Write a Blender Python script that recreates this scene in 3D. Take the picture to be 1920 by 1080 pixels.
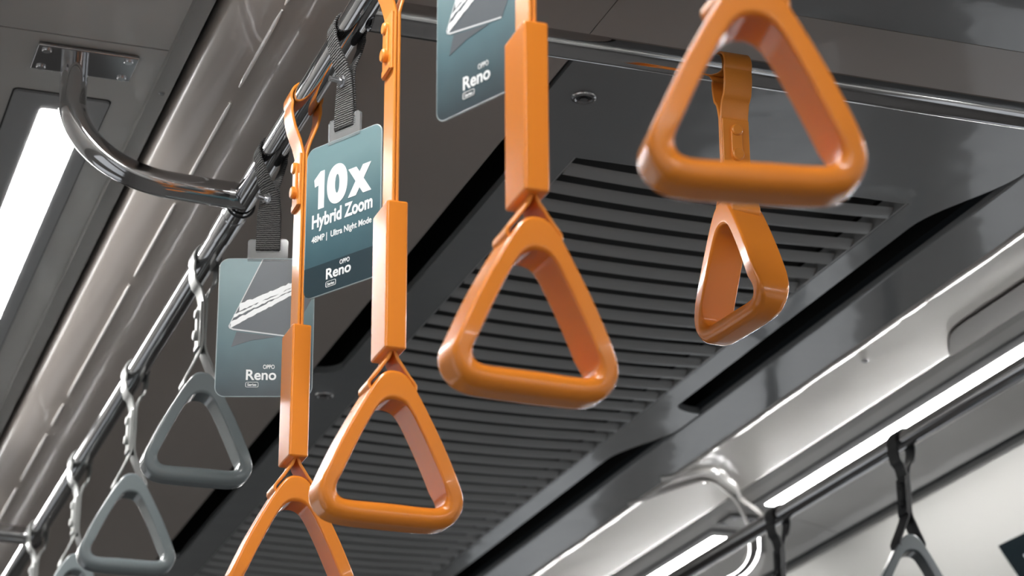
import bpy, bmesh, math, random
from mathutils import Vector, Matrix
random.seed(7)
C = bpy.context.scene
for o in list(bpy.data.objects): bpy.data.objects.remove(o, do_unlink=True)
H = 0.80                      # camera height above the floor; all z below are given relative to the camera, V() adds H
def V(x, y, z): return Vector((x, y, z + H))

# ---------------------------------------------------------------- camera, world, exposure
fwd = Vector((.309, .8805, .3595)).normalized()
right = Vector((.944, -.330, -.005)); right = (right - fwd*right.dot(fwd)).normalized()
up = right.cross(fwd)
cam_d = bpy.data.cameras.new('camera'); cam = bpy.data.objects.new('camera', cam_d); C.collection.objects.link(cam)
M = Matrix.Identity(4)
for i in range(3):
    M[i][0] = right[i]; M[i][1] = up[i]; M[i][2] = -fwd[i]
M.translation = V(0, 0, 0)
cam.matrix_world = M
cam_d.sensor_width = 36; cam_d.lens = 36*4525/1920; cam_d.clip_start = .05; cam_d.clip_end = 60
cam_d.dof.use_dof = True; cam_d.dof.focus_distance = 2.65; cam_d.dof.aperture_fstop = 8.5
C.camera = cam
C.view_settings.view_transform = 'Standard'; C.view_settings.look = 'None'
C.view_settings.exposure = 1.05; C.view_settings.gamma = 1; C.view_settings.use_curve_mapping = False
w = bpy.data.worlds.new('world'); C.world = w; w.use_nodes = True
w.node_tree.nodes['Background'].inputs[0].default_value = (.6, .7, .8, 1)
w.node_tree.nodes['Background'].inputs[1].default_value = .15

LAMP = 20.0
DAY_FILL = 0.2                     # daylight glow added to the unseen side windows as fill

# ---------------------------------------------------------------- materials
def mat(name, col, rough=.5, metal=0, coat=0, bump=None, noise=None, ior=None, trans=0, emit=None, spec=None):
    m = bpy.data.materials.new(name); m.use_nodes = True
    nt = m.node_tree; b = nt.nodes['Principled BSDF']
    b.inputs['Base Color'].default_value = (*col, 1)
    b.inputs['Roughness'].default_value = rough; b.inputs['Metallic'].default_value = metal
    b.inputs['Coat Weight'].default_value = coat; b.inputs['Coat Roughness'].default_value = .06
    if ior: b.inputs['IOR'].default_value = ior
    if spec is not None: b.inputs['Specular IOR Level'].default_value = spec
    b.inputs['Transmission Weight'].default_value = trans
    if emit:
        b.inputs['Emission Color'].default_value = (*emit[:3], 1); b.inputs['Emission Strength'].default_value = emit[3]
    tc = nt.nodes.new('ShaderNodeTexCoord')
    if bump:
        n = nt.nodes.new('ShaderNodeTexNoise'); n.inputs['Scale'].default_value = bump[0]; n.inputs['Detail'].default_value = 3
        bp = nt.nodes.new('ShaderNodeBump'); bp.inputs['Strength'].default_value = bump[1]; bp.inputs['Distance'].default_value = bump[2]
        nt.links.new(tc.outputs['Object'], n.inputs['Vector']); nt.links.new(n.outputs['Fac'], bp.inputs['Height'])
        nt.links.new(bp.outputs['Normal'], b.inputs['Normal']); nt.links.new(bp.outputs['Normal'], b.inputs['Coat Normal'])
    if noise:   # slight wear in colour
        n = nt.nodes.new('ShaderNodeTexNoise'); n.inputs['Scale'].default_value = noise[0]; n.inputs['Detail'].default_value = 5
        r = nt.nodes.new('ShaderNodeMapRange'); r.inputs['To Min'].default_value = 1-noise[1]; r.inputs['To Max'].default_value = 1+noise[1]
        mx = nt.nodes.new('ShaderNodeMix'); mx.data_type = 'RGBA'; mx.blend_type = 'MULTIPLY'; mx.inputs['Factor'].default_value = 1
        mx.inputs['A'].default_value = (*col, 1)
        nt.links.new(tc.outputs['Object'], n.inputs['Vector']); nt.links.new(n.outputs['Fac'], r.inputs['Value'])
        nt.links.new(r.outputs['Result'], mx.inputs['B']); nt.links.new(mx.outputs['Result'], b.inputs['Base Color'])
    return m
ORANGE = mat('orange_plastic', (.82, .25, .024), .24, coat=.4)
ORANGE_BAND = mat('orange_band', (.78, .26, .028), .40, coat=.25, bump=(900, .25, .0006))
GREY = mat('grey_plastic', (.19, .22, .23), .26, coat=.6)
GREY_BAND = mat('grey_band', (.22, .225, .22), .36, coat=.3)
BAND_BACKLIT = mat('backlit_band', (.02, .021, .024), .45)  # near-black base includes the backlit shade of the right-rail straps
GREY_BACKLIT = mat('backlit_grey_plastic', (.07, .085, .095), .34, coat=.4)  # grey plastic darkened for the backlit handles on the right rail
CHROME = mat('polished_steel', (.52, .52, .53), .07, metal=1)
DSTEEL = mat('steel_plate', (.42, .42, .43), .16, metal=1)
BRIGHT = mat('zinc_bolt', (.75, .76, .78), .2, metal=1)
PAINT = mat('warm_grey_paint', (.35, .31, .28), .32, coat=.3, bump=(3.5, .12, .02), noise=(2, .06))
SHOULDER = mat('grey_ceiling_paint', (.46, .455, .44), .34, coat=.4, bump=(5, .15, .02))
COOL = mat('cool_grey_paint', (.20, .21, .215), .2, coat=.5, bump=(4, .2, .02))
SLAT = mat('grille_paint', (.31, .315, .315), .28, coat=.6)
RIGHTP = mat('lightened_cove_paint', (.42, .40, .375), .28, coat=.4, bump=(3, .12, .02))  # base lightened for the reflection that brightens the right slope
CANT = mat('pale_panel', (.76, .755, .73), .22, coat=.6, bump=(3, .1, .02))
FRAME = mat('frame_aluminium', (.33, .325, .315), .3, metal=.6)
REFLECTED = mat('reflection_white', (.85, .83, .80), .2, coat=1)  # white for ceiling reflections built as geometry
DARK = mat('dark_void', (.008, .008, .008), .8)
RUBBER = mat('black_rubber', (.012, .012, .013), .5)
HOUSING = mat('light_housing', (.27, .275, .28), .38)
DIFF = mat('light_diffuser', (.9, .9, .9), .5, emit=(1.0, .985, .96, LAMP))
CLEAR = mat('clear_plastic', (.85, .88, .9), .08, ior=1.45, trans=.85)
WEB = mat('woven_webbing', (.03, .031, .034), .75)
WHITE = mat('white_print', (.82, .85, .86), .35)
FLOOR = mat('floor_vinyl', (.07, .067, .065), .45, noise=(30, .2))
WALL = mat('wall_panel', (.15, .145, .14), .4)
GLASS = mat('window_day_fill', (.5, .5, .5), .1, emit=(.86, .93, 1.0, DAY_FILL))
DGLASS = mat('display_glass', (.012, .02, .025), .06, coat=1)
SCREEN = mat('screen_black', (.012, .02, .025), .12, coat=1)
BROWN = mat('brown_plate', (.06, .052, .047), .55)
# ribs across the woven webbing
def webbing_nodes():
    nt = WEB.node_tree; b = nt.nodes['Principled BSDF']
    tc = nt.nodes.new('ShaderNodeTexCoord'); wv = nt.nodes.new('ShaderNodeTexWave'); wv.bands_direction = 'Z'
    wv.inputs['Scale'].default_value = 120; wv.inputs['Distortion'].default_value = 2.5; wv.inputs['Detail Scale'].default_value = 3
    bp = nt.nodes.new('ShaderNodeBump'); bp.inputs['Strength'].default_value = .9; bp.inputs['Distance'].default_value = .0015
    nt.links.new(tc.outputs['Object'], wv.inputs['Vector']); nt.links.new(wv.outputs['Fac'], bp.inputs['Height']); nt.links.new(bp.outputs['Normal'], b.inputs['Normal'])
    r = nt.nodes.new('ShaderNodeMapRange'); r.inputs['To Min'].default_value = .012; r.inputs['To Max'].default_value = .13
    nt.links.new(wv.outputs['Fac'], r.inputs['Value']); cb = nt.nodes.new('ShaderNodeCombineColor')
    for k in range(3): nt.links.new(r.outputs['Result'], cb.inputs[k])
    nt.links.new(cb.outputs['Color'], b.inputs['Base Color'])
webbing_nodes()
# printed teal card: a cloudy teal that deepens toward the lower edge of the print
def card_mat(name, top, mid, low):
    m = mat(name, mid, .38, coat=.35); nt = m.node_tree; b = nt.nodes['Principled BSDF']
    tc = nt.nodes.new('ShaderNodeTexCoord'); sp = nt.nodes.new('ShaderNodeSeparateXYZ'); nt.links.new(tc.outputs['Object'], sp.inputs[0])
    n = nt.nodes.new('ShaderNodeTexNoise'); n.inputs['Scale'].default_value = 18; nt.links.new(tc.outputs['Object'], n.inputs['Vector'])
    mr = nt.nodes.new('ShaderNodeMapRange'); mr.inputs['From Min'].default_value = -.172; mr.inputs['From Max'].default_value = 0
    nt.links.new(sp.outputs['Z'], mr.inputs['Value'])
    ad = nt.nodes.new('ShaderNodeMath'); ad.operation = 'MULTIPLY_ADD'; ad.inputs[1].default_value = .22; nt.links.new(n.outputs['Fac'], ad.inputs[0]); nt.links.new(mr.outputs['Result'], ad.inputs[2])
    cr = nt.nodes.new('ShaderNodeValToRGB'); e = cr.color_ramp.elements
    e[0].position = .12; e[0].color = (*low, 1); e[1].position = 1.05 if False else 1; e[1].color = (*top, 1)
    x = e.new(.5); x.color = (*mid, 1)
    nt.links.new(ad.outputs[0], cr.inputs[0]); nt.links.new(cr.outputs[0], b.inputs['Base Color'])
    return m
CARD_A = card_mat('card_print', (.15, .25, .27), (.05, .12, .145), (.02, .06, .08))
CARD_B = card_mat('card_print_photo', (.16, .26, .28), (.055, .125, .15), (.009, .028, .04))
CARD_DARK = mat('card_dark_band', (.010, .032, .044), .38, coat=.3)
CARD_EDGE = mat('card_edge', (.33, .40, .42), .3)
PHONE = mat('printed_slab', (.07, .085, .10), .4, coat=.3)
PHONE_L = mat('printed_slab_edge', (.55, .58, .6), .4)

# ---------------------------------------------------------------- mesh helpers
def link(name, me, m, parent=None, loc=None, rot=None, smooth=True, kind=None, angle=35):
    me.materials.append(m)
    for p in me.polygons: p.use_smooth = smooth
    if smooth:
        bm = bmesh.new(); bm.from_mesh(me)
        for e in bm.edges:
            if len(e.link_faces) == 2 and e.calc_face_angle(0) > math.radians(angle): e.smooth = False
        bm.to_mesh(me); bm.free()
    o = bpy.data.objects.new(name, me); C.collection.objects.link(o)
    if parent: o.parent = parent
    if loc is not None: o.location = loc
    if rot is not None: o.rotation_euler = rot
    if kind: o['kind'] = kind
    if smooth and len(me.polygons) < 3000:
        wn = o.modifiers.new('weighted_normals', 'WEIGHTED_NORMAL'); wn.keep_sharp = True; wn.weight = 80
    return o
def mesh(verts, faces):
    me = bpy.data.meshes.new('mesh'); me.from_pydata([tuple(v) for v in verts], [], faces); me.update()
    bm = bmesh.new(); bm.from_mesh(me); bmesh.ops.recalc_face_normals(bm, faces=bm.faces); bm.to_mesh(me); bm.free()
    return me
def box(cx, cy, cz, sx, sy, sz, bev=0):
    bm = bmesh.new(); bmesh.ops.create_cube(bm, size=1)
    for v in bm.verts: v.co = Vector((cx + v.co.x*sx, cy + v.co.y*sy, cz + v.co.z*sz))
    if bev: bmesh.ops.bevel(bm, geom=list(bm.edges), offset=bev, segments=3, affect='EDGES', profile=.5)
    me = bpy.data.meshes.new('mesh'); bm.to_mesh(me); bm.free(); return me
def join(*ms):
    bm = bmesh.new()
    for m in ms: bm.from_mesh(m)
    me = bpy.data.meshes.new('mesh'); bm.to_mesh(me); bm.free(); return me
def xf(me, mt):
    me.transform(mt); return me
def tube(pts, r, n=20, caps=True, closed=False):
    pts = [Vector(p) for p in pts]; N = len(pts); vs = []; fs = []
    tang = []
    for i in range(N):
        if closed: t = pts[(i+1) % N] - pts[i-1]
        else: t = pts[min(i+1, N-1)] - pts[max(i-1, 0)]
        tang.append(t.normalized())
    t0 = tang[0]; ref = Vector((0, 0, 1)) if abs(t0.z) < .9 else Vector((1, 0, 0))
    u = t0.cross(ref).normalized()
    rs = r if isinstance(r, (list, tuple)) else [r]*N
    for i in range(N):
        u = (u - tang[i]*u.dot(tang[i])).normalized(); v = tang[i].cross(u)
        for k in range(n):
            a = 2*math.pi*k/n; vs.append(pts[i] + (u*math.cos(a) + v*math.sin(a))*rs[i])
    for i in range(N if closed else N-1):
        for k in range(n):
            a = i*n+k; b = i*n+(k+1) % n; j = ((i+1) % N)*n
            fs.append((a, b, j+(k+1) % n, j+k))
    if caps and not closed:
        fs.append(tuple(range(n))[::-1]); fs.append(tuple(range((N-1)*n, N*n)))
    return mesh(vs, fs)
def catmull(pts, seg=4, closed=False):
    pts = [Vector(p) for p in pts]; N = len(pts); out = []
    R = range(N) if closed else range(N-1)
    for i in R:
        p0 = pts[(i-1) % N] if closed else pts[max(i-1, 0)]; p1 = pts[i]; p2 = pts[(i+1) % N]
        p3 = pts[(i+2) % N] if closed else pts[min(i+2, N-1)]
        for s in range(seg):
            t = s/seg
            out.append(.5*((2*p1) + (p2-p0)*t + (2*p0-5*p1+4*p2-p3)*t*t + (3*p1-p0-3*p2+p3)*t**3))
    if not closed: out.append(pts[-1])
    return out
def band(path, wv, thick, width, closed=True, rnd=True):
    """flat strap swept along a path; wv = width direction per point (or one vector)"""
    P = [Vector(p) for p in path]; N = len(P)
    Wd = [Vector(x).normalized() for x in wv] if isinstance(wv, list) else [Vector(wv)]*N
    ww = width if isinstance(width, list) else [width]*N
    vs = []; fs = []
    c = thick*.3
    for i in range(N):
        t = (P[(i+1) % N] - P[i-1]) if closed else (P[min(i+1, N-1)] - P[max(i-1, 0)])
        t.normalize(); W = Wd[i]; W = (W - t*W.dot(t)).normalized(); n = t.cross(W); h = thick/2; q = ww[i]/2
        for a, b in ((-q+c, -h), (q-c, -h), (q, -h+c), (q, h-c), (q-c, h), (-q+c, h), (-q, h-c), (-q, -h+c)):
            vs.append(P[i] + W*a + n*b)
    for i in range(N if closed else N-1):
        for k in range(8):
            j = (i+1) % N
            fs.append((i*8+k, i*8+(k+1) % 8, j*8+(k+1) % 8, j*8+k))
    if not closed:
        fs.append(tuple(range(8))[::-1]); fs.append(tuple(range((N-1)*8, N*8)))
    return mesh(vs, fs)
def prism_y(prof, y0, y1, closed=False, seg=1):
    """profile [(x,z)] extruded along Y (open sheet or closed solid)"""
    n = len(prof); vs = []; fs = []
    for s in range(seg+1):
        y = y0 + (y1-y0)*s/seg
        vs += [(x, y, z) for x, z in prof]
    for s in range(seg):
        for k in range(n if closed else n-1):
            a = s*n+k; b = s*n+(k+1) % n; fs.append((a, b, b+n, a+n))
    if closed:
        fs.append(tuple(range(n))[::-1]); fs.append(tuple(range(seg*n, seg*n+n)))
    return mesh(vs, fs)
def sheet(prof, y0, y1, t=.004, seg=1):
    """profile sheet with thickness t added upwards"""
    return prism_y(list(prof) + [(x, z+t) for x, z in reversed(prof)], y0, y1, True, seg)
def plate(poly, z0, z1):
    n = len(poly); vs = [(x, y, z0) for x, y in poly] + [(x, y, z1) for x, y in poly]
    fs = [tuple(range(n))[::-1], tuple(range(n, 2*n))] + [(k, (k+1) % n, n+(k+1) % n, n+k) for k in range(n)]
    return mesh(vs, fs)
def vplate(poly, y0, y1):     # polygon in XZ, thickness along Y
    n = len(poly); vs = [(x, y0, z) for x, z in poly] + [(x, y1, z) for x, z in poly]
    fs = [tuple(range(n))[::-1], tuple(range(n, 2*n))] + [(k, (k+1) % n, n+(k+1) % n, n+k) for k in range(n)]
    return mesh(vs, fs)
def rrect(x0, y0, x1, y1, r, n=6):
    out = []
    for cx, cy, a0 in ((x1-r, y1-r, 0), (x0+r, y1-r, 90), (x0+r, y0+r, 180), (x1-r, y0+r, 270)):
        for k in range(n+1):
            a = math.radians(a0 + 90*k/n); out.append((cx + r*math.cos(a), cy + r*math.sin(a)))
    return out
def disc(c, axis, r, h, n=24, bev=0):
    a = Vector(axis).normalized(); c = Vector(c)
    if bev: return tube([c, c+a*(h-bev), c+a*h], [r, r, r-bev], n)
    return tube([c, c+a*h], r, n)
def thing(name, label, cat, loc, group=None):
    o = bpy.data.objects.new(name, None); C.collection.objects.link(o); o.location = loc; o.empty_display_size = .02
    o['label'] = label; o['category'] = cat
    if group: o['group'] = group
    return o
def tag(o, label, cat, group=None):
    o['label'] = label; o['category'] = cat
    if group: o['group'] = group
    return o
def struct(name, me, m, smooth=True, loc=(0, 0, H)):
    return link(name, me, m, loc=loc, kind='structure', smooth=smooth)
def glyphs(body, size, bold=0, depth=.0003, spacing=1.0):
    cu = bpy.data.curves.new('text', 'FONT'); cu.body = body; cu.size = size; cu.offset = bold; cu.extrude = depth; cu.space_character = spacing
    o = bpy.data.objects.new('text', cu); C.collection.objects.link(o)
    dg = bpy.context.evaluated_depsgraph_get(); me = bpy.data.meshes.new_from_object(o.evaluated_get(dg))
    bpy.data.objects.remove(o, do_unlink=True); bpy.data.curves.remove(cu)
    return me
def fit_text(body, x0, x1, z0, z1, bold=0, spacing=1.0, y=-.0012):
    """letters fitted in the rectangle x0..x1 / z0..z1 of a card's face (card in XZ, front to -Y)"""
    me = glyphs(body, .02, bold, .00015/ .02*.02, spacing)
    xs = [v.co.x for v in me.vertices]; ys = [v.co.y for v in me.vertices]
    a0, a1, b0, b1 = min(xs), max(xs), min(ys), max(ys)
    for v in me.vertices:
        X = x0 + (v.co.x-a0)/(a1-a0)*(x1-x0); Z = z0 + (v.co.y-b0)/(b1-b0)*(z1-z0)
        v.co = Vector((X, y - v.co.z, Z))
    me.update(); return me

# ================================================================ THE SETTING
CEN = 1.2435; ZC = 1.28; Y0 = -2.6; Y1 = 9.5
def mir(prof): return [(2*CEN-x, z) for x, z in prof][::-1]
struct('floor', plate([(-.2, Y0), (2.69, Y0), (2.69, Y1), (-.2, Y1)], -H-.02, -H), FLOOR, False)
def side_wall(name, x, sgn):
    struct(name, box(x + sgn*.02, (Y0+Y1)/2, (.84-H)/2, .04, Y1-Y0, .84+H), WALL, False)
side_wall('wall_left', -.17, -1); side_wall('wall_right', 2.66, 1)
struct('wall_front', box(CEN, Y1+.02, .3, 3.3, .04, 2.3), WALL, False)
struct('wall_back', box(CEN, Y0-.02, .3, 3.3, .04, 2.3), CANT, False)  # unseen end wall, made pale to bounce fill light forward
n = 1
for sgn, x in ((1, -.17), (-1, 2.66)):
    for y in (-1.6, .2, 2.0, 3.8, 5.6, 7.4):
        struct('window_%d' % n, box(x + sgn*.004, y, .18, .008, 1.15, .95, .003), GLASS, False); n += 1
# roof shell above everything: the dark space behind the gaps
struct('trim_1', sheet([(-.25, 1.5), (0, 1.62), (2.5, 1.62), (2.75, 1.5)], Y0, Y1, .02), DARK)

cove = [(.524, 1.372), (.526, 1.353), (.532, 1.341), (.545, 1.3285), (.565, 1.3165), (.59, 1.306), (.62, 1.2975), (.66, 1.290), (.71, 1.285), (.78, 1.2815), (.915, ZC), (.919, ZC+.004), (.920, ZC+.03)]
struct('ceiling', sheet(cove, Y0, Y1, .003), PAINT)
rc = mir(cove)
rc = [(1.6035, ZC+.006), (1.605, ZC+.0015), (1.609, ZC), (1.65, ZC), (1.698, ZC), (1.7035, ZC+.0003), (1.71, ZC+.0017), (1.80, 1.3045), (1.90, 1.3299), (1.945, 1.3412), (1.958, 1.347), (1.961, 1.352), (1.963, 1.372)]
struct('ceiling_right', sheet(rc[:5], Y0, Y1, .003), COOL)  # darker grey here paints in the strip's dark reflection
struct('ceiling_right_slope', sheet(rc[4:], Y0, Y1, .003), RIGHTP)
# shoulders with a transverse joint above each rail arm
ys = [Y0, 1.005, 2.69, 4.40, 6.10, 7.80, Y1]
for a, b in zip(ys[:-1], ys[1:]):
    struct('ceiling_left_shoulder', sheet([(.19, 1.325), (.215, 1.343), (.245, 1.355), (.28, 1.36), (.495, 1.36)], a+.0015, b-.0015, .004), SHOULDER)
    struct('ceiling_right_shoulder', sheet(mir([(.207, 1.375), (.212, 1.345), (.218, 1.336), (.226, 1.335), (.252, 1.344), (.30, 1.353), (.36, 1.359), (.42, 1.36), (.495, 1.36)]), a+.0015, b-.0015, .004), SHOULDER)
# aluminium edge strips with rivets
for k, s in enumerate((0, 1)):
    p = [(.492, 1.36), (.494, 1.354), (.516, 1.354), (.518, 1.358), (.518, 1.375)]
    struct('trim_%d' % (2+k), sheet(mir(p) if s else p, Y0, Y1, .002), FRAME)
# slanted panels over the windows
for nm, s in (('trim_4', 0), ('trim_5', 1)):
    p = [(-.16, .83), (.1805, 1.322), (.1845, 1.331), (.177, 1.348)] if s else [(-.16, .83), (.155, 1.285), (.165, 1.303), (.163, 1.325)]
    struct(nm, sheet(mir(p) if s else p, Y0, Y1, .006), CANT)
# middle panels of the ceiling (grille area left open), slots along both sides
GX0, GX1, GY0, GY1 = 1.022, 1.506, 2.665, 6.20
slots = [(2.62, 3.60), (3.78, 4.86), (5.02, 6.05)]
seamX = .9225; xin = .960; seamR = 1.602; xinR = 1.547
def taper(xs, xi, slots, y0, y1):
    pts = [(xs, y0)] ; out = []
    for a, b in slots:
        for k in range(13):           # near end opens slowly, far end closes in a tight round
            t = k/12; e = t*t*(3-2*t); out.append((xs + (xi-xs)*e, a-.10 + .22*t))
        for k in range(13):
            t = k/12; e = 1-t**3; out.append((xs + (xi-xs)*(1 - (1-math.sqrt(max(0, 1-t*t)))), b-.04 + .04*t))
    return out
left_edge = taper(seamX, xin, slots, 2.370, Y1); right_edge = taper(seamR, xinR, slots, 2.370, Y1)
# outline of the middle panel = left edge up + right edge down, with the grille as a hole: built as two side pieces and two end pieces
T = .012
struct('ceiling_middle', join(
    plate([(seamX, 2.370)] + left_edge + [(seamX, Y1), (GX0, Y1), (GX0, 2.370)], ZC, ZC+T),
    plate([(seamR, 2.370)] + right_edge + [(seamR, Y1), (GX1, Y1), (GX1, 2.370)], ZC, ZC+T),
    plate([(GX0, 2.370), (GX1, 2.370), (GX1, GY0), (GX0, GY0)], ZC, ZC+T),
    plate([(GX0, GY1), (GX1, GY1), (GX1, Y1), (GX0, Y1)], ZC, ZC+T)), COOL, False)
struct('ceiling_cross_strip', plate([(.9165, 2.2145), (seamR, 2.2145), (seamR, 2.366), (.9165, 2.366)], ZC, ZC+.0035), PAINT, False)
struct('ceiling_near', plate([(seamX, Y0), (seamR, Y0), (seamR, 2.213), (seamX, 2.213)], ZC, ZC+T), COOL, False)
# deep air channel above the slots
struct('trim_6', prism_y([(.90, ZC+.034), (.90, ZC+.16), (1.62, ZC+.16), (1.62, ZC+.034)], Y0, Y1), DARK)

# air grille with its curved slats
def grille_mesh():
    vs = []; fs = []; p = .0597; n = int((GY1-GY0)/p); cols = 14
    prof = [(.0315, .0085), (.0325, .0068), (.035, .0048), (.040, .0026), (.0455, .0009), (.050, .0001), (.0525, 0), (.0535, .0007), (.0538, .0022), (.0536, .0035), (.050, .0030), (.040, .0056), (.033, .0089), (.0315, .0086)]
    rows = []
    for i in range(n):
        for y, z in prof: rows.append((GY0+.004 + i*p + y, z))
    for y, z in rows:
        for c in range(cols+1):
            u = c/cols; x = GX0 + .004 + (GX1-GX0-.008)*u; s = (2*u-1)
            # slat tips sink back into the panel at both ends
            e = min(u, 1-u)*cols
            zz = z
            vs.append((x, y, ZC + zz - .006*(1-s*s) ))
    w = cols+1
    for r in range(len(rows)-1):
        if (r+1) % len(prof) == 0: continue
        for c in range(cols): fs.append((r*w+c, r*w+c+1, (r+1)*w+c+1, (r+1)*w+c))
    return mesh(vs, fs)
g = thing('air_grille', 'long grey ceiling air grille of many curved cross slats', 'air vent', V(GX0, GY0, ZC))
gm = grille_mesh(); gm.transform(Matrix.Translation((-GX0, -GY0, -ZC)))
link('slats', gm, SLAT, g)
link('backing', box((GX1-GX0)/2, (GY1-GY0)/2, .045, GX1-GX0, GY1-GY0, .01), DARK, g)
fr = [box(.001, (GY1-GY0)/2, .016, .004, GY1-GY0, .03), box(GX1-GX0-.001, (GY1-GY0)/2, .016, .004, GY1-GY0, .03), box((GX1-GX0)/2, .001, .016, GX1-GX0, .004, .03)]
link('frame', join(*fr), SLAT, g)

# quarter-turn fasteners in the middle panel
def fastener(x, y, label):
    t = thing('ceiling_fastener', label, 'fastener', V(x, y, ZC), 'round fasteners in the middle ceiling panel')
    ring = tube([(.0125*math.cos(a), .0125*math.sin(a), -.001) for a in [2*math.pi*k/32 for k in range(32)]], .0035, 10, closed=True)
    link('rim', ring, DSTEEL, t); link('socket', disc((0, 0, -.0005), (0, 0, -1), .012, .0012), RUBBER, t)
    link('screw_head', disc((0, 0, -.0015), (0, 0, -1), .0055, .003, 6), DSTEEL, t)
fastener(.969, 2.492, 'round steel fastener in ceiling just behind the crossbar, nearest one')
fastener(.966, 3.700, 'round black fastener in ceiling between the two left air slots')

# lamp reflections along both coves, built as long bright strips
def glint(name, prof, segs, label, wob=0, rad=.0026):
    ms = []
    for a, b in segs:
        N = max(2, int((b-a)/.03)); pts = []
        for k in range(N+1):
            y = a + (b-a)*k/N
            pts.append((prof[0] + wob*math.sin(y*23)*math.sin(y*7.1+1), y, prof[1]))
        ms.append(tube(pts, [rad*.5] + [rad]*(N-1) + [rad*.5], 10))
    return tag(link(name, join(*ms), REFLECTED, loc=(0, 0, H)), label, 'trim')
glint('left_glint', (.577, 1.3095), [(1.2, 2.37), (2.40, 2.43), (2.445, 2.66), (2.71, 3.00), (3.05, 3.34), (3.38, 3.93), (3.98, 4.1), (4.16, 4.46), (4.52, 4.75), (4.8, 4.9), (4.95, 5.3)], 'lamp reflection built as a broken thin bright bead running along the left cove above the rail')
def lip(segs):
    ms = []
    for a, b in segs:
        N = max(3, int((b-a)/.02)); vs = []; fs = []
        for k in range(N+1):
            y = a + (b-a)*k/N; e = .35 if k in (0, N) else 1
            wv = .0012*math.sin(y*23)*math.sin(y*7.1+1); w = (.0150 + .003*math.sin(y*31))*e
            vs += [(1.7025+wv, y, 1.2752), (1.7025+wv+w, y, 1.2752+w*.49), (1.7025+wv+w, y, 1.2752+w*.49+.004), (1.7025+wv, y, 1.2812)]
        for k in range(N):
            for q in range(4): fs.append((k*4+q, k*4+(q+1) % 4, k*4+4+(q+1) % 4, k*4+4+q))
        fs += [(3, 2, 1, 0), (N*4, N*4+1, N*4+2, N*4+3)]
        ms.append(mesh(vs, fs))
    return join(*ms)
tag(link('right_glint', lip([(2.1, 2.98), (2.985, 3.07), (3.075, 3.78), (3.785, 3.83), (3.835, 5.2), (5.21, 6.5)]), REFLECTED, loc=(0, 0, H)), 'lamp reflection built as a long wavy bright lip along the right cove beyond the air grille', 'trim')

# hatch with rounded corner in the right cove, small screw beside it
def cove_z(x):
    P = sorted(rc)
    for (a, za), (b, zb) in zip(P[:-1], P[1:]):
        if a <= x <= b and b > a+1e-6: return za + (zb-za)*(x-a)/(b-a)
    return ZC
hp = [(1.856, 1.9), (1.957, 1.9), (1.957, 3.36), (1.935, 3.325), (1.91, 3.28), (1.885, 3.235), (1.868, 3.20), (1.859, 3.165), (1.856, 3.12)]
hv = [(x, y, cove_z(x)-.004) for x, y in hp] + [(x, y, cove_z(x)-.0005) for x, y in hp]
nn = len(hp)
wedge = tag(link('ceiling_wedge', mesh(hv, [tuple(range(nn))[::-1]] + [(k, (k+1) % nn, nn+(k+1) % nn, nn+k) for k in range(nn)]), BROWN, loc=(0, 0, H)), 'brown rounded hatch in the right ceiling cove above the lamp', 'wedge')  # thin brown wedge lying on the cove surface
# curved ceiling reflection at the lamp gap, built as two pale tubes
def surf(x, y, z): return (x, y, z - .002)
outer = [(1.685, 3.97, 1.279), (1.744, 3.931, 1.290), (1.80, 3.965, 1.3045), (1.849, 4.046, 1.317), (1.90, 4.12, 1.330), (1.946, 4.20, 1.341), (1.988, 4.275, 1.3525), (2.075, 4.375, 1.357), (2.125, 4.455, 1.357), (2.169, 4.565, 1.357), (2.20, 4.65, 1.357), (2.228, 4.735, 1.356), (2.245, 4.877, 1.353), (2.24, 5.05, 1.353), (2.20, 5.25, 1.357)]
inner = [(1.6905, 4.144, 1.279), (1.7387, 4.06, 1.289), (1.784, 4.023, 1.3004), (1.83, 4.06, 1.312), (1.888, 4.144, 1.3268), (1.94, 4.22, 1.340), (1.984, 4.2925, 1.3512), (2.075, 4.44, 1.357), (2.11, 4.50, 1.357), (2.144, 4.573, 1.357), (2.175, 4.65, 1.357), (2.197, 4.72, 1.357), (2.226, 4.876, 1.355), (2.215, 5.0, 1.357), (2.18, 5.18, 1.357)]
rg = thing('curved_reflection', 'pale double curved reflection built as tubes, bending over the right cove near lamp gap', 'trim', V(1.9, 4.2, 1.33))
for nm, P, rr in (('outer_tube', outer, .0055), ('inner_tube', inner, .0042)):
    link(nm, tube([Vector(p) - Vector((1.9, 4.2, 1.333)) for p in catmull(P, 5)], rr, 8), REFLECTED, rg)

# rivets on the left edge strip
for i, (y, lab) in enumerate(((2.335, 'tiny rivet on the left ceiling edge strip, right of the steel plate'), (2.80, 'tiny rivet on left ceiling edge strip, above the bent rail arm'))):
    r = tag(link('rivet', disc((0, 0, 0), (0, 0, -1), .0042, .002, 16, .001), DSTEEL, loc=V(.506, y, 1.354)), lab, 'rivet', 'rivets on the edge strip')
tag(link('screw', disc((0, 0, 0), (0, 0, -1), .006, .003, 16, .0015), BRIGHT, loc=V(1.765, 3.30, cove_z(1.765))), 'small shiny screw in the right ceiling cove below the bright bead', 'screw')

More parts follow.
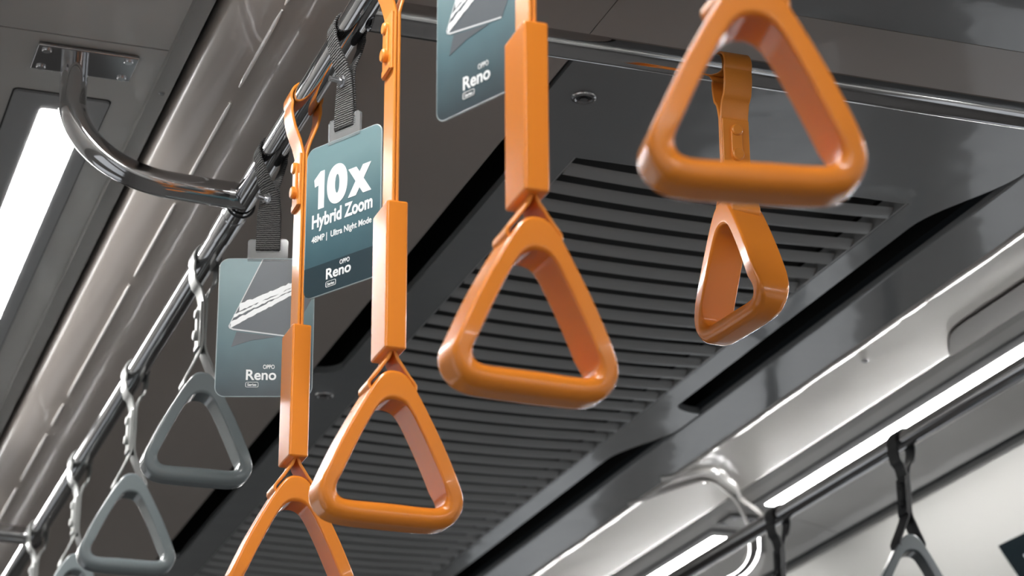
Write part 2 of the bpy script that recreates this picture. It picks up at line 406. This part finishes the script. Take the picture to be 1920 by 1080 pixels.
# ================================================================ LAMPS
def lamp(s, a, b, label):
    x0, x1 = (.324, .4515); d0, d1 = (.366, .427)
    if s: x0, x1, d0, d1 = 2*CEN-x1, 2*CEN-x0, 2*CEN-d1, 2*CEN-d0
    t = thing('ceiling_light', label, 'ceiling light', V((x0+x1)/2, a, 1.36), 'tube lights in two rows along the ceiling')
    cx = (x0+x1)/2
    gasket = plate(rrect(x0-cx, -.045, x1-cx, b-a+.045, .008), -.0006, 0)
    link('gasket', gasket, RUBBER, t)
    link('housing', plate(rrect(x0-cx+.0022, -.043, x1-cx-.0022, b-a+.043, .007), -.004, 0), HOUSING, t)
    link('diffuser', plate(rrect(d0-cx, 0, d1-cx, b-a, .006), -.0046, -.002), DIFF, t)
lamp(0, -2.3, -.95, 'added unseen fill light in the left row, behind the viewer')  # unseen tube lights added behind the viewer as front fill
lamp(0, -.6, .75, 'added unseen fill light in the left row, just behind the viewer')
lamp(0, 1.0, 2.38, 'left row tube light just in front of the viewer, above frame')
lamp(0, 2.90, 4.32, 'bright white tube light in the left ceiling, beyond the bent rail arm')
lamp(0, 4.58, 6.00, 'left ceiling tube light beyond the bright one, mostly outside the picture')
lamp(0, 6.28, 7.70, 'farthest left ceiling tube light')
lamp(1, -2.3, -.95, 'added unseen fill light in the right row, behind the viewer')  # matching fill lamps added out of view in the right row
lamp(1, -.6, .75, 'added unseen fill light in the right row, beside the viewer')
lamp(1, 1.20, 2.62, 'right row tube light just outside the right edge')
lamp(1, 2.88, 4.32, 'long bright tube light above the right grab rail')
lamp(1, 4.58, 6.00, 'second bright tube light farther along above the right rail, at lower edge')
lamp(1, 6.28, 7.70, 'farthest right ceiling tube light')

# ================================================================ RAILS
R = .0158; RX = .608; RZ = 1.2; RXR = 2*CEN - RX
def arm_path(s):                          # from the rail sideways, then bending up to the plate (s=-1 left, +1 right)
    pts = [(0, 0, 0), (s*.04, 0, .001), (s*.085, 0, .003)]
    cx, cz, r = -.085, .103, .100
    for k in range(1, 13):
        a = math.radians(-90 - 90*k/12*.97)
        pts.append((s*-(cx + 1.38*r*math.cos(a)), 0, cz + r*math.sin(a)))
    pts.append((pts[-1][0] - s*.000, 0, .156))
    return pts
def support_arm(par, s, y):
    P = arm_path(s); P = catmull(P, 3)
    a = link('support_arm', tube(P, .0172, 28), CHROME, par, (0, y, 0))
    px = P[-1].x
    pl = link('mounting_plate', box(0, 0, 0, .126, .068, .005, .0015), DSTEEL, par, (px - s*.012, y, .1555))
    for sx in (-1, 1):
        for sy in (-1, 1):
            link('screw', disc((0, 0, 0), (0, 0, -1), .006, .0025, 16, .001), BRIGHT, pl, (sx*.051, sy*.024, -.0025))
    link('weld_collar', tube([(s*.0155, 0, 0), (s*.0225, 0, .0003)], [.0182, .0172], 28), CHROME, par, (0, y, 0))
    # black cable tie round the rail just past the arm
    N = 28; link('cable_tie', tube([((.0175)*math.cos(2*math.pi*k/N), .0, (.0175)*math.sin(2*math.pi*k/N)-.0012) for k in range(N)], .0017, 8, closed=True), RUBBER, par, (0, y+.022, 0))
def rail(x, s, label, arms, collars):
    t = thing('grab_rail', label, 'grab rail', V(x, 0, RZ))
    link('rail_tube', tube([(0, Y0+.05, 0), (0, 2, 0), (0, 5, 0), (0, Y1-.05, 0)], R, 40), CHROME, t)
    for y in arms: support_arm(t, s, y)
    for y, l in collars: link('collar', tube([(0, y, 0), (0, y+.003, 0), (0, y+l-.003, 0), (0, y+l, 0)], [R+.0002, R+.0014, R+.0014, R+.0002], 40), CHROME, t)
    return t
rail(RX, -1, 'polished steel grab rail on the left carrying the orange and grey straps', [2.746, 4.452], [(2.80, .075)])
rail(RXR, 1, 'dark reflecting grab rail at lower right under the tube light', [4.45], [])
cb = thing('crossbar', 'polished steel crossbar running across under the ceiling at the top', 'grab rail', V(RX, 2.22, RZ))
link('bar_tube', tube([(.012, 0, 0), (.6, 0, 0), (RXR-RX-.012, 0, 0)], R, 40), CHROME, cb)
link('collar', tube([(.013, 0, 0), (.105, 0, 0), (.108, 0, 0)], [R+.003, R+.003, R+.0005], 40), CHROME, cb)
link('collar', tube([(RXR-RX-.108, 0, 0), (RXR-RX-.105, 0, 0), (RXR-RX-.013, 0, 0)], [R+.0005, R+.003, R+.003], 40), CHROME, cb)
link('screw', disc((.135, -R*.9, .004), (0, -1, .25), .004, .002, 14, .001), BRIGHT, cb)

# ================================================================ HANDLES
OUT = [(0, .148), (.0095, .1455), (.019, .135), (.034, .109), (.0495, .079), (.0625, .050), (.0705, .031), (.0700, .017), (.0620, .0055), (.048, 0), (.024, -.001), (0, -.001)]
INN = [(0, .119), (.0095, .1165), (.0175, .108), (.029, .087), (.0405, .063), (.0495, .043), (.0540, .0315), (.0525, .0245), (.046, .0203), (.034, .0198), (.016, .0198), (0, .0198)]
def full(h): return h + [(-x, z) for x, z in h[-2:0:-1]]
def ring_mesh():
    O = catmull([(x, 0, z) for x, z in full(OUT)], 4, True); I = catmull([(x, 0, z) for x, z in full(INN)], 4, True)
    N = len(O); n = 28; vs = []; fs = []
    for i in range(N):
        o, q = O[i], I[i]; c = (o+q)/2; d = (o-q); hw = d.length/2; d.normalize()
        low = max(0, min(1, (.045 - c.z)/.03))          # 1 on the bottom bar
        b = .0215*(1-low) + .0180*low
        rad = min(hw, b)*(.30*(1-low) + .92*low)
        for cx, cy, a0 in ((hw-rad, b-rad, 0), (-hw+rad, b-rad, 90), (-hw+rad, -b+rad, 180), (hw-rad, -b+rad, 270)):
            for k in range(7):
                a = math.radians(a0 + 15*k)
                vs.append(c + d*(cx + rad*math.cos(a)) + Vector((0, 1, 0))*(cy + rad*math.sin(a)))
    for i in range(N):
        for k in range(n):
            j = (i+1) % N; fs.append((i*n+k, i*n+(k+1) % n, j*n+(k+1) % n, j*n+k))
    return mesh(vs, fs)
RING = ring_mesh()
def strap_path(zj, zs, za):
    """loop in XZ round the rail: zj where the two plies meet, zs where they part again, za = apex of the ring"""
    r = R + .0022; g = .0019; h = []
    for k in range(0, 11):
        a = math.radians(90 - 11.5*k); h.append((r*math.cos(a), r*math.sin(a)))
    h += [(r*.93, -.018), (r*.72, -.036), (r*.36, zj+.022), (g+.0004, zj+.006)]
    z = zj
    while z > zs+.02: h.append((g, z)); z -= .03
    h += [(g, zs)]
    w = .0228; zt = za - .0165
    h += [(g + (w-g)*.30, zs + (zt-zs)*.33), (g + (w-g)*.72, zs + (zt-zs)*.68), (w, zt+.004), (w-.001, zt-.002), (w-.006, zt-.0045), (w-.014, zt-.005)]
    loop = h + [(0, zt-.005)] + [(-x, z) for x, z in h[:0:-1]]
    return [(x, 0, z) for x, z in loop]
def buckle_mesh(zc):
    """snap tongue lying on the -X side of the plies: plate, raised pill and knob"""
    ms = [box(-.0048, 0, zc, .0030, .032, .064, .0009), box(-.0072, 0, zc+.003, .0030, .0135, .032, .0012)]
    ms.append(disc((-.006, 0, zc+.018), (-1, 0, 0), .0068, .0052, 20, .0015)); ms.append(disc((-.006, 0, zc-.012), (-1, 0, 0), .0072, .0062, 20, .0015))
    ms.append(box(-.0066, 0, zc-.028, .0022, .0275, .007, .0008))
    return join(*ms)
def make_strap(long, ringm, bandm, sleevem, dark=False):
    t = thing('hanging_strap', '', 'hanging strap', (0, 0, 0))
    if long: zj, zs, za = -.075, -.432, -.452
    else: zj, zs, za = -.065, -.125, -.163
    P = catmull(strap_path(zj, zs, za), 2, True)
    link('strap_band', band(P, (0, 1, 0), .0032, .034), bandm, t)
    link('buckle', buckle_mesh(-.102 if long else -.095), bandm, t)
    if long:
        link('sleeve', xf(box(0, 0, 0, .0215, .050, .152, .0022), Matrix.Translation((0, 0, -.356))), sleevem, t)
    link('handle', RING.copy(), ringm, t, (0, 0, za-.148))
    return t
protos = {'ol': make_strap(True, ORANGE, ORANGE_BAND, ORANGE), 'os': make_strap(False, ORANGE, ORANGE_BAND, ORANGE),
          'gs': make_strap(False, GREY, GREY_BAND, GREY), 'ds': make_strap(False, GREY_BACKLIT, BAND_BACKLIT, GREY_BACKLIT)}
used = set()
def place(kind, x, y, rz, label, hz=0, group='straps hanging from the grab rails', tilt=0):
    p = protos[kind]
    if kind in used:
        r = p.copy(); C.collection.objects.link(r)
        for ch in list(p.children):
            c = ch.copy(); C.collection.objects.link(c); c.parent = r
    else: r = p; used.add(kind)
    r.location = V(x, y, RZ); r.rotation_euler = (0, tilt, rz); r['label'] = label; r['group'] = group
    for c in r.children:
        if c.name.startswith('handle'): c.rotation_euler = (0, 0, hz)
    return r
D = math.radians
place('ol', RX, 1.271, 0, 'nearest orange strap, blurred, its triangular handle at upper right', D(-10))
place('ol', RX, 1.694, 0, 'orange strap with long sleeve, its handle in the middle of the picture', D(4))
place('ol', RX, 2.090, 0, 'orange strap hanging just right of the tag lettered 10x', D(3))
place('ol', RX, 2.455, 0, 'orange strap left of the tag lettered 10x, handle cut by lower edge', D(0))
place('gs', RX, 2.976, 0, 'grey strap nearest the bent rail arm, highest of the grey handles', D(0))
place('gs', RX, 3.462, 0, 'grey strap second from the bent rail arm on the left rail', D(0))
place('gs', RX, 3.950, 0, 'grey strap third from the bent rail arm, handle at bottom edge', D(0))
place('gs', RX, 4.410, 0, 'farthest grey strap on the left rail, beside the second support arm', D(0))
place('os', 1.041, 2.22, D(90), 'short orange strap hanging edge-on from the crossbar', D(6))
place('ds', RXR, 3.405, 0, 'dark strap with grey handle on the right rail, at lower right', D(-14))
place('ds', RXR, 3.885, 0, 'dark strap farther along the right rail, below the lamp gap', D(0))

# ================================================================ ADVERTISING TAGS
CW, CH = .112, .172
def card_poly(r=.011): return rrect(-CW/2, -CH, CW/2, 0, r)
def uv(u, v): return (-CW/2 + u*CW, -v*CH)
def text_part(card, body, u0, u1, v0, v1, bold, spacing=1.0):
    x0, z1 = uv(u0, v0); x1, z0 = uv(u1, v1)
    o = link('lettering', fit_text(body, x0, x1, z0, z1, bold, spacing), WHITE, card, smooth=False); return o
def poly_part(card, name, pts, m, y=-.0011):
    P = [uv(u, v) for u, v in pts]
    return link(name, vplate(P, y, y+.0004), m, card, smooth=False)
def make_tag(y, theta, label, style, zoff=-.125, dxl=0, x=RX):
    t = thing('hanging_tag', label, 'advertising tag', V(x, y, RZ), 'teal advertising tags on the left rail')
    r = R + .0019
    rot = Matrix.Rotation(-theta, 3, 'Z')
    wd = Vector((1, 0, 0)); wd.rotate(rot)
    if wd.y > 0: wd2 = wd
    else: wd2 = -wd
    # webbing loop: starts flat on the rail (width along Y) and turns toward the card
    ztop = zoff + .012
    right = []
    for k in range(0, 11):
        a = math.radians(90 - 11.5*k); right.append(((r*math.cos(a), 0, r*math.sin(a)), 0.0))
    right += [((r*.93, 0, -.013), .05), ((r*.68, 0, -.029), .15), ((.0045, 0, -.046), .3), ((.0022, 0, -.058), .5), ((.0018, 0, -.078), .8), ((.0018, 0, ztop+.012), 1), ((.0018, 0, ztop), 1)]
    def mk(side):
        out = []
        for (p, q) in right: out.append((Vector((p[0]*side, p[1], p[2])), q))
        return out
    seq = mk(1) + [(Vector((0, 0, ztop-.0022)), 1)] + mk(-1)[:0:-1]
    def side_shift(p, q):   # after the twist the two plies lie along the card's normal instead of X
        nrm = Vector((wd2.y, -wd2.x, 0))
        v = Vector((1, 0, 0)).lerp(nrm if nrm.x > 0 else -nrm, q)
        return Vector((v.x*p.x, v.y*p.x, p.z))
    P = [side_shift(p, q) for p, q in seq]; W = [Vector((0, 1, 0)).lerp(wd2, q) for p, q in seq]
    link('webbing', band(P, W, .0026, .029), WEB, t)
    nrm = Vector((wd2.y, -wd2.x, 0)); nrm = nrm if nrm.x > 0 else -nrm
    nr2 = Vector((1, 0, 0)).lerp(nrm, .4).normalized(); c0 = Vector((0, 0, -.060))
    b = join(tube([c0 - nr2*.020, c0 + nr2*.008], .0031, 14), tube([c0 - nr2*.0052, c0 - nr2*.0080], .0062, 6), tube([c0 - nr2*.0032, c0 - nr2*.0052], .0075, 20))
    link('bolt', b, BRIGHT, t)
    # clear holder: a frame with a slot for the webbing
    hw = .024; ho = [(-hw, zoff-.003), (hw, zoff-.003), (hw, zoff+.022), (hw-.003, zoff+.025), (hw-.008, zoff+.025), (.0135, zoff+.022), (.0135, zoff+.0095), (-.0135, zoff+.0095), (-.0135, zoff+.022), (-hw+.008, zoff+.025), (-hw+.003, zoff+.025), (-hw, zoff+.022)]
    hld = link('clear_holder', vplate(ho, -.0015, .0015), CLEAR, t, (0, 0, 0), (0, 0, -theta), smooth=False)
    card = link('card', vplate(card_poly(), -.0009, .0009), CARD_B if style != 'A' else CARD_A, t, (0, 0, zoff), (0, 0, -theta), smooth=False)
    card['label'] = 'teal printed card'
    link('card_rim', tube([(a, 0, b) for a, b in card_poly()], .0010, 8, closed=True), CARD_EDGE, card)
    if style == 'A':
        bandp = [(0, .80), (1, .80), (1, .94), (.995, .965), (.97, .985), (.93, .997), (.07, .997), (.03, .985), (.005, .965), (0, .94)]
        poly_part(card, 'dark_band', bandp, CARD_DARK, -.0011)
        poly_part(card, 'lettering', [(.245, .172), (.245, .425), (.165, .425), (.165, .262), (.115, .268), (.105, .218), (.19, .172)], WHITE)
        text_part(card, '0', .285, .56, .165, .43, .0012)
        text_part(card, 'x', .57, .88, .235, .425, .0011)
        text_part(card, 'Hybrid Zoom', .09, .90, .455, .575, .0006, 1.0)
        text_part(card, '48MP |  Ultra Night Mode', .09, .89, .60, .655, .0003)
        L = (.815, .845, .845, .915, .93, .965, .30, .63, .46)
    else:
        poly_part(card, 'printed_phone', [(.45, .004), (.97, .004), (.995, .02), (.995, .27), (.85, .47), (.76, .578), (.16, .525), (.112, .51), (.115, .49)], PHONE)
        poly_part(card, 'phone_edge_and_shadow', [(.445, .004), (.456, .004), (.128, .486), (.135, .502), (.165, .513), (.76, .567), (.765, .577), (.16, .523), (.122, .512), (.112, .494)], PHONE_L, -.0013)
        random.seed(3)
        def streak(a, b, w0, w1):
            top = []; bot = []
            for k in range(25):
                f = k/24; uu = a[0]+(b[0]-a[0])*f; vv = a[1]+(b[1]-a[1])*f; w = w0+(w1-w0)*f
                top.append((uu, vv-w/2+random.uniform(-.006, .006))); bot.append((uu, vv+w/2+random.uniform(-.004, .004)))
            return top + bot[::-1]
        poly_part(card, 'light_streak', streak((.22, .36), (.86, .165), .052, .036), WHITE, -.0013)
        poly_part(card, 'light_streak', streak((.165, .42), (.86, .195), .022, .018), WHITE, -.0013)
        poly_part(card, 'light_streak', streak((.135, .485), (.86, .22), .045, .03), WHITE, -.0013)
        poly_part(card, 'phone_edge_and_shadow', [(.20, .535), (.62, .572), (.35, .60), (.15, .645)], PHONE_L, -.0012).data.materials[0] = PHONE  # shadow printed under the phone in the card's picture
        L = (.775, .805, .81, .885, .90, .935, .315, .63, .47)
    text_part(card, 'OPPO', L[8]+.02, L[7]-.02, L[0], L[1], .0002)
    text_part(card, 'Reno', L[6], L[7], L[2], L[3], .0004)
    bx0, bx1 = L[6], L[6]+.13
    x0, z1 = uv(bx0, L[4]); x1, z0 = uv(bx1, L[5])
    fr = rrect(x0, z0, x1, z1, .0014, 4)
    link('logo_box', tube([(a, -.0012, b) for a, b in fr], .00035, 6, closed=True), WHITE, card)
    text_part(card, 'Series', bx0+.018, bx1-.018, L[4]+.008, L[5]-.008, .0003)
    return t
make_tag(1.815, D(66), 'nearest teal tag with printed phone, cut by the top edge', 'C', -.118)
make_tag(2.268, D(61), 'teal tag with large white lettering 10x, second along the left rail', 'A', -.125)
make_tag(2.608, D(18.5), 'teal tag showing a printed phone, half behind an orange strap', 'B', -.136)

# ================================================================ SCREEN ON THE SLANTED PANEL
sd = Vector((.315, 0, -.455)).normalized()      # direction down the slanted panel (right side)
def on_cant(s, y, off=0):                       # s metres down the panel from its top lip
    b = Vector((2*CEN-.155, y, 1.285)); nrm = Vector((-.455, 0, -.315)).normalized()
    return b + sd*s + nrm*off
sc = thing('display_screen', 'black information screen on the slanted panel, lower right corner', 'screen', V(*on_cant(.1, 2.8)))
def cant_box(s0, s1, y0, y1, o0, o1):
    vs = [on_cant(s, y, o) for o in (o0, o1) for s, y in ((s0, y0), (s1, y0), (s1, y1), (s0, y1))]
    org = on_cant(.1, 2.8)
    return mesh([v-org for v in vs], [(0, 1, 2, 3), (4, 5, 6, 7), (0, 1, 5, 4), (1, 2, 6, 5), (2, 3, 7, 6), (3, 0, 4, 7)])
link('bezel', cant_box(.092, .42, 2.95, 3.948, .001, .014), SCREEN, sc)
link('display', cant_box(.104, .408, 2.962, 3.934, .013, .015), DGLASS, sc)

for k in range(7):                              # tiny unreadable white caption near the corner of the screen
    link('caption_mark', cant_box(.128 + .002*(k % 2), .137 - .002*(k % 3), 3.885-.010*k, 3.891-.010*k, .0148, .0154), WHITE, sc, smooth=False)
